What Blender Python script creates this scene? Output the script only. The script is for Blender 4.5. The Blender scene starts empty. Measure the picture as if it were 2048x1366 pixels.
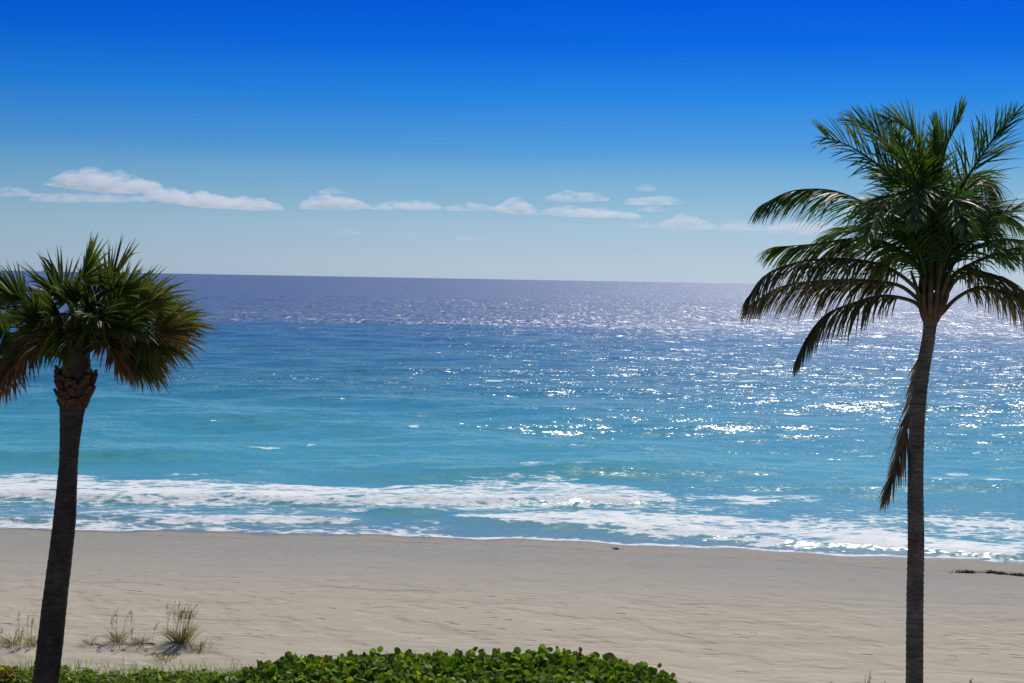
import bpy, math, random
import numpy as np
from mathutils import Vector, Matrix, noise as mnoise

rng = random.Random(7)
R = math.radians
scene = bpy.context.scene
col = scene.collection

# ------------------------------------------------------------------ camera
H = 10.0                      # eye height above the sea
FPX = 2814.0                  # focal length in pixels of the 2048 px photograph
PITCH, ROLL = R(2.53), R(1.01)
FWD = Vector((0, math.cos(PITCH), -math.sin(PITCH)))
RI0 = Vector((1, 0, 0))
UP0 = RI0.cross(FWD)
UP = UP0 * math.cos(ROLL) - RI0 * math.sin(ROLL)
RI = RI0 * math.cos(ROLL) + UP0 * math.sin(ROLL)
CAM = Vector((0, 0, H))

def ray(px, py):
    return FWD + RI * ((px - 1024) / FPX) + UP * ((683 - py) / FPX)

def at(px, py, Y):            # world point at distance Y
    d = ray(px, py)
    return CAM + d * (Y / d.y)

def on_level(px, py, z=0.0):  # world point on a level plane
    d = ray(px, py)
    return CAM + d * ((z - H) / d.z)

cam_d = bpy.data.cameras.new("camera")
cam_d.sensor_width = 36
cam_d.lens = FPX / 2048 * 36
cam_d.clip_end = 300000
cam_d.clip_start = 0.5
cam = bpy.data.objects.new("camera", cam_d)
m = Matrix((RI, UP, -FWD)).transposed().to_4x4()
m.translation = CAM
cam.matrix_world = m
col.objects.link(cam)
scene.camera = cam

# ------------------------------------------------------------------ light
SUN_EL, SUN_AZ = R(43), R(15)
sd = Vector((math.sin(SUN_AZ) * math.cos(SUN_EL), math.cos(SUN_AZ) * math.cos(SUN_EL), math.sin(SUN_EL)))
sl = bpy.data.lights.new("sun", 'SUN')
sl.energy = 3.4
sl.angle = R(0.53)
sl.color = (1.0, 0.95, 0.87)
so = bpy.data.objects.new("sun", sl)
so.rotation_euler = sd.to_track_quat('Z', 'Y').to_euler()
so.location = (20, 20, 60)
col.objects.link(so)

world = bpy.data.worlds.new("World")
scene.world = world
world.use_nodes = True
wt = world.node_tree
wn, wl = wt.nodes, wt.links
bg = wn["Background"]
sky = wn.new("ShaderNodeTexSky")
sky.sky_type = 'NISHITA'
sky.sun_disc = False
sky.sun_elevation = SUN_EL
sky.sun_rotation = SUN_AZ
sky.air_density = 1.0
sky.dust_density = 0.6
sky.ozone_density = 3.0
tc = wn.new("ShaderNodeTexCoord")
sep = wn.new("ShaderNodeSeparateXYZ")
wl.new(tc.outputs['Generated'], sep.inputs[0])
mr = wn.new("ShaderNodeMapRange")
mr.inputs['From Min'].default_value = 0.0
mr.inputs['From Max'].default_value = 0.5
wl.new(sep.outputs['Z'], mr.inputs['Value'])
ramp = wn.new("ShaderNodeValToRGB")
wl.new(mr.outputs[0], ramp.inputs[0])
SKY = [(0.0, (0.40, 0.60, 1.07)), (0.042, (0.342, 0.503, 0.84)), (0.078, (0.315, 0.465, 0.72)), (0.113, (0.247, 0.416, 0.647)),
       (0.149, (0.188, 0.382, 0.616)), (0.184, (0.101, 0.315, 0.63)), (0.256, (0.028, 0.249, 0.659)), (0.327, (0.006, 0.164, 0.661)),
       (0.40, (0.002, 0.123, 0.634)), (0.50, (0.08, 0.21, 0.50)), (0.62, (0.22, 0.33, 0.52)), (1.0, (0.50, 0.55, 0.62))]
cr = ramp.color_ramp
while len(cr.elements) < len(SKY):
    cr.elements.new(0.5)
for e, (p, c) in zip(cr.elements, SKY):
    e.position = p
    e.color = (*c, 1)
mix = wn.new("ShaderNodeMix")
mix.data_type = 'RGBA'
mix.blend_type = 'MULTIPLY'
mix.inputs[0].default_value = 1.0
wl.new(sky.outputs[0], mix.inputs[6])
wl.new(ramp.outputs[0], mix.inputs[7])
wl.new(mix.outputs[2], bg.inputs['Color'])
bg.inputs['Strength'].default_value = 0.115

scene.view_settings.view_transform = 'Standard'
scene.view_settings.look = 'None'
scene.view_settings.exposure = 0
scene.view_settings.gamma = 1
scene.cycles.use_denoising = True
scene.cycles.max_bounces = 8
scene.cycles.volume_bounces = 9
scene.cycles.transparent_max_bounces = 16
scene.cycles.sample_clamp_indirect = 1.5

# ------------------------------------------------------------------ helpers
def tag(o, label=None, cat=None, group=None, kind=None):
    for k, v in (('label', label), ('category', cat), ('group', group), ('kind', kind)):
        if v:
            o[k] = v
    return o

def empty(name, loc):
    o = bpy.data.objects.new(name, None)
    o.location = loc
    o.empty_display_size = 0.2
    col.objects.link(o)
    return o

class MB:
    """gathers strips, tubes and sheets, then links them as one mesh"""
    def __init__(s):
        s.v, s.f, s.t = [], [], []
    def add(s, vs, fs, t):
        n = len(s.v)
        s.v.extend(vs)
        s.f.extend([tuple(i + n for i in f) for f in fs])
        if isinstance(t, (list, tuple)):
            s.t.extend(t)
        else:
            s.t.extend([t] * len(vs))
    def strip(s, pts, ws, t):
        vs = []
        tt = []
        for k, (p, w) in enumerate(zip(pts, ws)):
            vs += [p - w, p + w]
            a = t[k] if isinstance(t, (list, tuple)) else t
            tt += [a, a]
        s.add(vs, [(2 * i, 2 * i + 1, 2 * i + 3, 2 * i + 2) for i in range(len(pts) - 1)], tt)
    def tube(s, pts, rads, sides=6, t=0.5, cap=True):
        n = len(pts)
        ax = None
        vs = []
        for i, p in enumerate(pts):
            T = (pts[min(i + 1, n - 1)] - pts[max(i - 1, 0)]).normalized()
            if ax is None:
                ax = T.orthogonal().normalized()
            ax = (ax - T * ax.dot(T)).normalized()
            b = T.cross(ax)
            for k in range(sides):
                a = 2 * math.pi * k / sides
                vs.append(p + (ax * math.cos(a) + b * math.sin(a)) * rads[i])
        fs = [(i * sides + k, i * sides + (k + 1) % sides, (i + 1) * sides + (k + 1) % sides, (i + 1) * sides + k)
              for i in range(n - 1) for k in range(sides)]
        if cap:
            fs += [tuple(range(sides - 1, -1, -1)), tuple(range((n - 1) * sides, n * sides))]
        s.add(vs, fs, t)
    def build(s, name, mat, parent=None, smooth=False, origin=None):
        me = bpy.data.meshes.new(name)
        o = bpy.data.objects.new(name, me)
        off = Vector((0, 0, 0))
        if parent is not None:
            off = parent.location if parent.parent is None else parent.location + parent.parent.location
        elif origin is not None:
            off = origin
            o.location = origin
        me.from_pydata([p - off for p in s.v], [], s.f)
        a = me.attributes.new("tint", 'FLOAT', 'POINT')
        a.data.foreach_set("value", s.t)
        me.materials.append(mat)
        if smooth:
            me.polygons.foreach_set("use_smooth", [True] * len(me.polygons))
        me.update()
        col.objects.link(o)
        if parent is not None:
            o.parent = parent
        return o

def spline(pts, n):
    P = [pts[0] * 2 - pts[1]] + list(pts) + [pts[-1] * 2 - pts[-2]]
    dense = []
    for i in range(len(pts) - 1):
        a, b, c, d = P[i:i + 4]
        for k in range(12):
            t = k / 12
            dense.append(0.5 * ((2 * b) + (c - a) * t + (2 * a - 5 * b + 4 * c - d) * t * t + (3 * b - a - 3 * c + d) * t ** 3))
    dense.append(pts[-1].copy())
    L = [0.0]
    for i in range(1, len(dense)):
        L.append(L[-1] + (dense[i] - dense[i - 1]).length)
    out, j = [], 0
    for k in range(n):
        s = L[-1] * k / (n - 1)
        while j < len(L) - 2 and L[j + 1] < s:
            j += 1
        u = (s - L[j]) / max(1e-9, L[j + 1] - L[j])
        out.append(dense[j].lerp(dense[j + 1], min(1, u)))
    return out

# ------------------------------------------------------------------ materials
def newmat(name):
    mt = bpy.data.materials.new(name)
    mt.use_nodes = True
    nt = mt.node_tree
    return mt, nt, nt.nodes, nt.links, nt.nodes["Principled BSDF"], nt.nodes["Material Output"]

def setramp(node, stops):
    c = node.color_ramp
    while len(c.elements) < len(stops):
        c.elements.new(0.5)
    for e, (p, k) in zip(c.elements, stops):
        e.position = p
        e.color = (*k, 1) if len(k) == 3 else k

def leaf_mat(name, stops, transl=0.35, rough=0.4, spec=0.5, tmul=1.6):
    rough, spec = rough + 0.14, spec * 0.55
    mt, nt, n, l, b, out = newmat(name)
    at_ = n.new("ShaderNodeAttribute")
    at_.attribute_name = "tint"
    rp = n.new("ShaderNodeValToRGB")
    setramp(rp, stops)
    l.new(at_.outputs['Fac'], rp.inputs[0])
    l.new(rp.outputs[0], b.inputs['Base Color'])
    b.inputs['Roughness'].default_value = rough
    b.inputs['Specular IOR Level'].default_value = spec
    tr = n.new("ShaderNodeBsdfTranslucent")
    mm = n.new("ShaderNodeMix")
    mm.data_type = 'RGBA'
    mm.blend_type = 'MULTIPLY'
    mm.inputs[0].default_value = 1
    l.new(rp.outputs[0], mm.inputs[6])
    mm.inputs[7].default_value = (tmul, tmul * 1.05, tmul * 0.6, 1)
    l.new(mm.outputs[2], tr.inputs[0])
    mx = n.new("ShaderNodeMixShader")
    mx.inputs[0].default_value = transl
    l.new(b.outputs[0], mx.inputs[1])
    l.new(tr.outputs[0], mx.inputs[2])
    l.new(mx.outputs[0], out.inputs['Surface'])
    return mt

def bark_mat(name, c0, c1, scale=8, zs=6, bump=0.6):
    mt, nt, n, l, b, out = newmat(name)
    g = n.new("ShaderNodeNewGeometry")
    mp = n.new("ShaderNodeMapping")
    mp.inputs['Scale'].default_value = (1, 1, zs)
    l.new(g.outputs['Position'], mp.inputs[0])
    nz = n.new("ShaderNodeTexNoise")
    nz.inputs['Scale'].default_value = scale
    nz.inputs['Detail'].default_value = 5
    l.new(mp.outputs[0], nz.inputs['Vector'])
    rp = n.new("ShaderNodeValToRGB")
    setramp(rp, [(0.3, c0), (0.7, c1)])
    l.new(nz.outputs[0], rp.inputs[0])
    big = n.new("ShaderNodeTexNoise")
    big.inputs['Scale'].default_value = 1.8
    big.inputs['Detail'].default_value = 6
    big.inputs['Roughness'].default_value = 0.7
    l.new(g.outputs['Position'], big.inputs['Vector'])
    mr_ = n.new("ShaderNodeMapRange")
    for i_, v_ in enumerate((0.35, 0.68, 0.55, 1.75)):
        mr_.inputs[i_ + 1].default_value = v_
    l.new(big.outputs[0], mr_.inputs[0])
    ml = n.new("ShaderNodeVectorMath")
    ml.operation = 'SCALE'
    l.new(rp.outputs[0], ml.inputs[0])
    l.new(mr_.outputs[0], ml.inputs['Scale'])
    l.new(ml.outputs[0], b.inputs['Base Color'])
    b.inputs['Roughness'].default_value = 0.85
    b.inputs['Specular IOR Level'].default_value = 0.25
    bp = n.new("ShaderNodeBump")
    bp.inputs['Strength'].default_value = bump
    bp.inputs['Distance'].default_value = 0.02
    l.new(nz.outputs[0], bp.inputs['Height'])
    l.new(bp.outputs[0], b.inputs['Normal'])
    return mt

M = {}
M['coco_leaf'] = leaf_mat('coconut_leaf', [(0, (0.03, 0.085, 0.038)), (0.5, (0.06, 0.115, 0.018)), (0.85, (0.11, 0.12, 0.02)), (1, (0.24, 0.17, 0.05))], 0.42, 0.34, 0.45, 1.8)
M['coco_old'] = leaf_mat('coconut_leaf_old', [(0, (0.04, 0.07, 0.025)), (0.5, (0.09, 0.09, 0.035)), (1, (0.24, 0.17, 0.09))], 0.22, 0.4, 0.5)
M['coco_dead'] = leaf_mat('coconut_leaf_dead', [(0, (0.09, 0.06, 0.04)), (1, (0.26, 0.17, 0.10))], 0.25, 0.55, 0.4)
M['stalk'] = leaf_mat('leaf_stalk', [(0, (0.07, 0.09, 0.025)), (1, (0.16, 0.11, 0.04))], 0.0, 0.45, 0.4)
M['fan_leaf'] = leaf_mat('fan_leaf', [(0, (0.035, 0.06, 0.016)), (0.55, (0.075, 0.105, 0.016)), (1, (0.15, 0.13, 0.04))], 0.36, 0.36, 0.5)
M['fan_old'] = leaf_mat('fan_leaf_browning', [(0, (0.04, 0.055, 0.018)), (0.5, (0.12, 0.07, 0.026)), (1, (0.22, 0.11, 0.05))], 0.26, 0.45, 0.4)
M['fan_dead'] = leaf_mat('fan_leaf_dry', [(0, (0.07, 0.045, 0.025)), (1, (0.24, 0.12, 0.05))], 0.22, 0.6, 0.3)
M['grape'] = leaf_mat('sea_grape_leaf', [(0, (0.035, 0.08, 0.012)), (0.5, (0.115, 0.20, 0.014)), (0.85, (0.28, 0.33, 0.03)), (0.93, (0.12, 0.05, 0.03)), (1, (0.14, 0.04, 0.03))], 0.42, 0.34, 0.4, 1.9)
M['cover'] = leaf_mat('ground_cover_leaf', [(0, (0.06, 0.11, 0.015)), (0.6, (0.15, 0.23, 0.025)), (0.9, (0.30, 0.30, 0.09)), (1, (0.26, 0.10, 0.02))], 0.42, 0.4, 0.3, 1.9)
M['oats'] = leaf_mat('sea_oats', [(0, (0.07, 0.09, 0.03)), (0.5, (0.2, 0.19, 0.09)), (1, (0.5, 0.42, 0.25))], 0.4, 0.6, 0.3)
M['twig'] = leaf_mat('dead_weed', [(0, (0.06, 0.045, 0.03)), (1, (0.14, 0.11, 0.08))], 0.05, 0.8, 0.2)
M['weed'] = leaf_mat('seaweed', [(0, (0.012, 0.01, 0.007)), (1, (0.05, 0.04, 0.025))], 0.0, 0.7, 0.3)
M['coco_bark'] = bark_mat('coconut_bark', (0.055, 0.045, 0.036), (0.15, 0.125, 0.10), 6, 8)
M['sabal_bark'] = bark_mat('sabal_bark', (0.022, 0.017, 0.014), (0.065, 0.05, 0.04), 9, 4)
M['boot'] = bark_mat('leaf_boot', (0.025, 0.015, 0.011), (0.10, 0.055, 0.03), 14, 2, 0.4)
M['fibre'] = bark_mat('fibre_sheath', (0.06, 0.04, 0.025), (0.14, 0.09, 0.05), 20, 0.3, 0.5)

# ------------------------------------------------------------------ shoreline
SHORE_PX = [(-200, 1056), (0, 1058), (300, 1061), (600, 1067), (800, 1072), (1024, 1078), (1300, 1090), (1600, 1105), (1800, 1115), (2048, 1124), (2300, 1130)]
SP = [on_level(x, y) for x, y in SHORE_PX]
SX = np.array([-400] + [p.x for p in SP] + [400])
SY = np.array([SP[0].y + 6] + [p.y for p in SP] + [SP[-1].y - 10])
WRACK_PX = [(-200, 1060), (0, 1062), (500, 1071), (1000, 1087), (1300, 1104), (1600, 1124), (1830, 1140), (1920, 1148), (2048, 1156), (2300, 1172)]
WP = [on_level(x, y, 0.25) for x, y in WRACK_PX]
WX = np.array([-400] + [p.x for p in WP] + [400])
WY = np.array([WP[0].y + 6] + [p.y for p in WP] + [WP[-1].y - 10])

def shore_y(x):
    return np.interp(x, SX, SY) + 0.18 * np.sin(x * 0.9) + 0.12 * np.sin(x * 2.3 + 1.0)

def ground_z(x, y):
    x = np.asarray(x, float)
    y = np.asarray(y, float)
    s = shore_y(x) - y
    z = np.interp(s, [-400, -60, -10, 0, 2, 6, 22, 25, 27.5, 60, 120],
                  [-12, -3.0, -0.75, 0, 0.16, 0.42, 1.75, 2.15, 2.62, 2.75, 2.8])
    # low sand hummocks along the foot of the dune, under the sea oats
    for hx, hy, hr, hh in ((-6.6, 28.3, 1.1, 0.22), (-8.2, 28.2, 1.2, 0.16), (-10.4, 27.6, 1.6, 0.24)):
        z = z + hh * np.exp(-(((x - hx) / hr) ** 2 + ((y - hy) / (0.45 * hr)) ** 2))
    z = z + 0.014 * np.sin(x * 0.7 + y * 0.31) * np.sin(y * 0.9 - x * 0.2) * np.clip(s / 6, 0, 1)
    return z

def gz(x, y):
    return float(ground_z(x, y))

def sheet(name, X, Y, Z, attrs, mat):
    nr, nc = X.shape
    me = bpy.data.meshes.new(name)
    me.vertices.add(nr * nc)
    me.vertices.foreach_set("co", np.stack([X, Y, Z], -1).astype(np.float32).ravel())
    i = np.arange(nr * nc).reshape(nr, nc)
    q = np.stack([i[:-1, :-1], i[:-1, 1:], i[1:, 1:], i[1:, :-1]], -1).reshape(-1, 4)
    me.loops.add(q.size)
    me.loops.foreach_set("vertex_index", q.ravel().astype(np.int32))
    me.polygons.add(len(q))
    me.polygons.foreach_set("loop_start", np.arange(0, q.size, 4, dtype=np.int32))
    me.polygons.foreach_set("use_smooth", np.ones(len(q), dtype=bool))
    me.update(calc_edges=True)
    for k, a in attrs.items():
        t = me.attributes.new(k, 'FLOAT', 'POINT')
        t.data.foreach_set("value", a.astype(np.float32).ravel())
    me.materials.append(mat)
    o = bpy.data.objects.new(name, me)
    col.objects.link(o)
    return o

# ------------------------------------------------------------------ beach
def sand_material():
    mt, nt, n, l, b, out = newmat("sand")
    def attr(k):
        a = n.new("ShaderNodeAttribute"); a.attribute_name = k; return a.outputs['Fac']
    g = n.new("ShaderNodeNewGeometry").outputs['Position']
    def noise(scale, detail=4, sc=(1, 1, 1), rough=0.55):
        mp = n.new("ShaderNodeMapping"); mp.inputs['Scale'].default_value = sc
        l.new(g, mp.inputs[0])
        z = n.new("ShaderNodeTexNoise"); z.inputs['Scale'].default_value = scale
        z.inputs['Detail'].default_value = detail; z.inputs['Roughness'].default_value = rough
        l.new(mp.outputs[0], z.inputs['Vector'])
        return z.outputs[0]
    def math_(op, a, c=None, clamp=False):
        x = n.new("ShaderNodeMath"); x.operation = op; x.use_clamp = clamp
        for i, v in enumerate((a, c)):
            if v is None: continue
            if isinstance(v, (int, float)): x.inputs[i].default_value = v
            else: l.new(v, x.inputs[i])
        return x.outputs[0]
    def mrange(v, a, c, d=0, e=1, smooth=True):
        x = n.new("ShaderNodeMapRange"); x.interpolation_type = 'SMOOTHSTEP' if smooth else 'LINEAR'
        l.new(v, x.inputs[0])
        for i, k in enumerate((a, c, d, e)): x.inputs[i + 1].default_value = k
        return x.outputs[0]
    def mixc(f, a, c):
        x = n.new("ShaderNodeMix"); x.data_type = 'RGBA'
        if isinstance(f, (int, float)): x.inputs[0].default_value = f
        else: l.new(f, x.inputs[0])
        for i, v in ((6, a), (7, c)):
            if isinstance(v, tuple): x.inputs[i].default_value = (*v, 1)
            else: l.new(v, x.inputs[i])
        return x.outputs[2]
    inland, wr = attr("inland"), attr("wrack")
    wob = noise(0.35, 3, (0.35, 1, 1))
    s = math_('ADD', inland, math_('MULTIPLY', math_('SUBTRACT', wob, 0.5), 5.0))
    damp, dry = (0.30, 0.293, 0.272), (0.455, 0.395, 0.30)
    c = mixc(mrange(s, 3, 19), damp, dry)
    # damp strip between the wrack line and the water
    c = mixc(mrange(math_('MULTIPLY', wr, -1.0), -0.15, 0.25), c, (0.325, 0.285, 0.24))
    c = mixc(mrange(inland, 1.1, 0.25), c, (0.17, 0.135, 0.105))
    # thin dark drift line
    wl_ = noise(3.0, 4, (0.6, 1.5, 1))
    band = math_('MULTIPLY', mrange(math_('ABSOLUTE', math_('ADD', wr, math_('MULTIPLY', math_('SUBTRACT', wl_, 0.5), 0.5))), 0.20, 0.02), mrange(wl_, 0.42, 0.6))
    c = mixc(math_('MULTIPLY', band, 0.6), c, (0.10, 0.085, 0.07))
    # shore parallel tracks and raked streaks
    st = noise(1.1, 5, (0.05, 1.3, 1), 0.6)
    c = mixc(math_('MULTIPLY', mrange(st, 0.52, 0.70), 0.5), c, (0.26, 0.25, 0.23))
    st2 = noise(3.2, 5, (0.5, 1.0, 1), 0.7)
    c = mixc(math_('MULTIPLY', mrange(st2, 0.56, 0.72), 0.38), c, (0.24, 0.21, 0.18))
    tw = math_('MULTIPLY', math_('SUBTRACT', noise(0.6, 3, (0.5, 1, 1)), 0.5), 0.9)
    for dist, wid, amt in ((14.4, 0.28, 0.6), (13.2, 0.16, 0.4), (16.3, 0.14, 0.35), (9.5, 0.2, 0.3)):
        ln_ = mrange(math_('ABSOLUTE', math_('SUBTRACT', math_('ADD', inland, tw), dist)), wid, wid * 0.3)
        c = mixc(math_('MULTIPLY', math_('MULTIPLY', ln_, mrange(noise(1.4, 4, (0.35, 1, 1), 0.7), 0.42, 0.6)), amt), c, (0.21, 0.195, 0.17))
    fine = noise(9, 5, (0.45, 1, 1), 0.7)
    c = mixc(math_('MULTIPLY', mrange(fine, 0.35, 0.7), 0.35), c, (0.47, 0.41, 0.33))
    l.new(c, b.inputs['Base Color'])
    b.inputs['Specular IOR Level'].default_value = 0.2
    l.new(mrange(inland, 0.1, 0.9, 0.25, 0.9), b.inputs['Roughness'])
    # footprints: dented cells, more of them on the dry upper beach
    vo = n.new("ShaderNodeTexVoronoi"); vo.inputs['Scale'].default_value = 1.7
    mp = n.new("ShaderNodeMapping"); mp.inputs['Scale'].default_value = (0.8, 1.0, 1)
    l.new(g, mp.inputs[0]); l.new(mp.outputs[0], vo.inputs['Vector'])
    dent = mrange(vo.outputs['Distance'], 0.06, 0.24)
    sel = mrange(noise(0.5, 3), 0.36, 0.55)
    foot = math_('MULTIPLY', math_('MULTIPLY', dent, sel), mrange(inland, 8, 18, 0.1, 1))
    hgt = math_('ADD', math_('MULTIPLY', foot, 0.11), math_('MULTIPLY', noise(3.5, 6, (0.8, 1, 1), 0.65), 0.022))
    hgt = math_('ADD', hgt, math_('MULTIPLY', st, 0.006))
    hgt = math_('SUBTRACT', hgt, math_('MULTIPLY', mrange(st2, 0.54, 0.72), 0.022))
    bp = n.new("ShaderNodeBump"); bp.inputs['Strength'].default_value = 0.8; bp.inputs['Distance'].default_value = 1.0
    l.new(hgt, bp.inputs['Height']); l.new(bp.outputs[0], b.inputs['Normal'])
    return mt

ys = np.concatenate([np.linspace(-60, 18, 40), np.linspace(18.2, 58, 240), np.geomspace(58.5, 400, 40)])
xs = np.concatenate([np.linspace(-400, -31, 30), np.linspace(-30, 30, 361), np.linspace(31, 400, 30)])
GX, GY = np.meshgrid(xs, ys)
sand = sheet("beach", GX, GY, ground_z(GX, GY),
             {"inland": shore_y(GX) - GY, "wrack": np.interp(GX, WX, WY) + 0.1 * np.sin(GX * 1.3) - GY}, sand_material())
tag(sand, kind='structure')

# ------------------------------------------------------------------ sea
def sea_material():
    mt, nt, n, l, b, out = newmat("sea_water")
    def attr(k):
        a = n.new("ShaderNodeAttribute"); a.attribute_name = k; return a.outputs['Fac']
    geo = n.new("ShaderNodeNewGeometry")
    g, N = geo.outputs['Position'], geo.outputs['Normal']
    def noise(scale, detail=3, sc=(1, 1, 1), rough=0.55, colour=False):
        mp = n.new("ShaderNodeMapping"); mp.inputs['Scale'].default_value = sc
        l.new(g, mp.inputs[0])
        z = n.new("ShaderNodeTexNoise"); z.inputs['Scale'].default_value = scale
        z.inputs['Detail'].default_value = detail; z.inputs['Roughness'].default_value = rough
        l.new(mp.outputs[0], z.inputs['Vector'])
        return z.outputs['Color' if colour else 0]
    def math_(op, a, c=None, clamp=False):
        x = n.new("ShaderNodeMath"); x.operation = op; x.use_clamp = clamp
        for i, v in enumerate((a, c)):
            if v is None: continue
            if isinstance(v, (int, float)): x.inputs[i].default_value = v
            else: l.new(v, x.inputs[i])
        return x.outputs[0]
    def mrange(v, a, c, d=0, e=1, smooth=True):
        x = n.new("ShaderNodeMapRange"); x.interpolation_type = 'SMOOTHSTEP' if smooth else 'LINEAR'
        l.new(v, x.inputs[0])
        for i, k in enumerate((a, c, d, e)): x.inputs[i + 1].default_value = k
        return x.outputs[0]
    def mixc(f, a, c):
        x = n.new("ShaderNodeMix"); x.data_type = 'RGBA'
        l.new(f, x.inputs[0])
        for i, v in ((6, a), (7, c)):
            if isinstance(v, tuple): x.inputs[i].default_value = (*v, 1)
            else: l.new(v, x.inputs[i])
        return x.outputs[2]
    def mixf(f, a, c):
        x = n.new("ShaderNodeMix"); x.data_type = 'FLOAT'
        l.new(f, x.inputs[0]); l.new(a, x.inputs[2]); l.new(c, x.inputs[3])
        return x.outputs[0]
    def vmath(op, a, c=None):
        x = n.new("ShaderNodeVectorMath"); x.operation = op
        for i, v in enumerate((a, c)):
            if v is None: continue
            if isinstance(v, tuple): x.inputs[i].default_value = v
            else: l.new(v, x.inputs[i])
        return x.outputs[0]
    def vscale(a, f):
        x = n.new("ShaderNodeVectorMath"); x.operation = 'SCALE'
        l.new(a, x.inputs[0])
        if isinstance(f, (int, float)): x.inputs['Scale'].default_value = f
        else: l.new(f, x.inputs['Scale'])
        return x.outputs[0]
    off, foamd, crest = attr("offshore"), attr("foam"), attr("crest")
    # water colour by depth: sandy shallows, turquoise, blue, then the dark reef edge
    lg = n.new("ShaderNodeMath"); lg.operation = 'LOGARITHM'; lg.inputs[1].default_value = 10
    wobl = math_('MULTIPLY', math_('SUBTRACT', noise(0.03, 3, (0.5, 1, 1)), 0.5), 0.25)
    l.new(math_('MULTIPLY', math_('ADD', off, 50.0), 0.02), lg.inputs[0])
    t = math_('ADD', lg.outputs[0], math_('MULTIPLY', wobl, mrange(off, 10, 60)))
    rp = n.new("ShaderNodeValToRGB")
    setramp(rp, [(0.0, (0.20, 0.34, 0.36)), (0.03, (0.13, 0.36, 0.41)), (0.16, (0.085, 0.42, 0.47)), (0.28, (0.055, 0.32, 0.40)),
                 (0.38, (0.024, 0.21, 0.28)), (0.50, (0.020, 0.16, 0.25)), (0.60, (0.018, 0.14, 0.25)), (0.695, (0.016, 0.115, 0.225)), (0.712, (0.075, 0.125, 0.225)), (1.0, (0.07, 0.115, 0.23))])  # mid and far stops lightened, glitter brightness put into the water colour
    l.new(math_('MULTIPLY', t, 0.92), rp.inputs[0])
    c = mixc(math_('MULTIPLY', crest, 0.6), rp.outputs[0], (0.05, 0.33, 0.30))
    # foam, with some painted sun glitter in the same mask
    fn = noise(1.3, 6, (0.5, 1, 1), 0.74)
    fn2 = noise(5.0, 4, (0.4, 1, 1), 0.72)
    wv = n.new("ShaderNodeTexVoronoi"); wv.feature = 'DISTANCE_TO_EDGE'; wv.inputs['Scale'].default_value = 1.5
    wm = n.new("ShaderNodeMapping"); wm.inputs['Scale'].default_value = (0.55, 1, 1)
    wp = n.new("ShaderNodeVectorMath"); wp.operation = 'ADD'
    l.new(g, wp.inputs[0]); l.new(vscale(noise(1.2, 3, (1, 1, 1), 0.6, True), 0.9), wp.inputs[1])
    l.new(wp.outputs[0], wm.inputs[0]); l.new(wm.outputs[0], wv.inputs['Vector'])
    web = mrange(wv.outputs['Distance'], 0.02, 0.22, 0.80, 0.32)
    f = math_('ADD', math_('MULTIPLY', fn, 0.42), math_('ADD', math_('MULTIPLY', fn2, 0.40), math_('MULTIPLY', web, 0.18)))
    th = math_('SUBTRACT', 0.74, math_('MULTIPLY', foamd, 0.31))
    fm = n.new("ShaderNodeMapRange"); fm.interpolation_type = 'SMOOTHSTEP'
    l.new(f, fm.inputs[0]); l.new(math_('SUBTRACT', th, 0.07), fm.inputs[1]); l.new(math_('ADD', th, 0.08), fm.inputs[2])
    foam = math_('MULTIPLY', fm.outputs[0], mrange(foamd, 0.02, 0.12))
    foamcol = mixc(mrange(fn2, 0.3, 0.7), (0.80, 0.82, 0.83), (0.92, 0.92, 0.91))
    c = mixc(foam, c, foamcol)
    l.new(c, b.inputs['Base Color'])
    l.new(math_('MAXIMUM', mrange(foam, 0, 1, 0.2, 0.8), math_('ADD', mrange(off, 12, 70, 0.19, 0.215), mrange(off, 70, 420, 0.0, 0.10))), b.inputs['Roughness'])
    b.inputs['IOR'].default_value = 1.33
    # ripples: facet slopes of three sizes, rougher in gust patches and offshore
    gust = mrange(noise(0.05, 3, (0.35, 1, 1)), 0.3, 0.7, 0.75, 1.2)
    calm = math_('MULTIPLY', gust, mrange(off, 8, 70, 0.42, 1.0))
    def slopes(scale, k, sc=(1, 1, 1), detail=2):
        v = vmath('SUBTRACT', noise(scale, detail, sc, 0.6, True), (0.5, 0.5, 0.5))
        return vscale(vmath('MULTIPLY', v, (1, 1, 0)), k)
    paw = mrange(noise(0.7, 3, (0.4, 1, 1), 0.65), 0.34, 0.72, 0.55, 1.8)
    far = mrange(off, 60, 420)
    streak = mrange(noise(0.7, 4, (0.7, 0.07, 1), 0.7), 0.38, 0.66, 0.4, 1.7)
    paw = mixf(far, paw, streak)
    reef = math_('ADD', 1.0, math_('MULTIPLY', mrange(t, 0.765, 0.785), mrange(t, 0.92, 0.79, 0.0, 0.75)))
    sv = vmath('ADD', vscale(slopes(6.0, 1.3, (0.65, 1, 1), 3), paw), vmath('ADD', vmath('ADD', slopes(1.9, 0.62, (0.6, 0.8, 1)), slopes(0.7, 0.75, (0.6, 1, 1))), slopes(0.16, 0.3, (0.6, 1, 1))))
    sv = vmath('ADD', sv, vscale(slopes(1.1, 1.1, (0.8, 0.08, 1), 4), far))
    calm = math_('MULTIPLY', calm, reef)
    nn = vmath('NORMALIZE', vmath('ADD', N, vscale(sv, calm)))
    l.new(nn, b.inputs['Normal'])
    return mt

def px_of(X, Y):
    d = np.stack([X, Y, np.full_like(X, -H)], -1)
    w = d @ np.array(FWD)
    return 1024 + FPX * (d @ np.array(RI)) / w, 683 - FPX * (d @ np.array(UP)) / w

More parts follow.
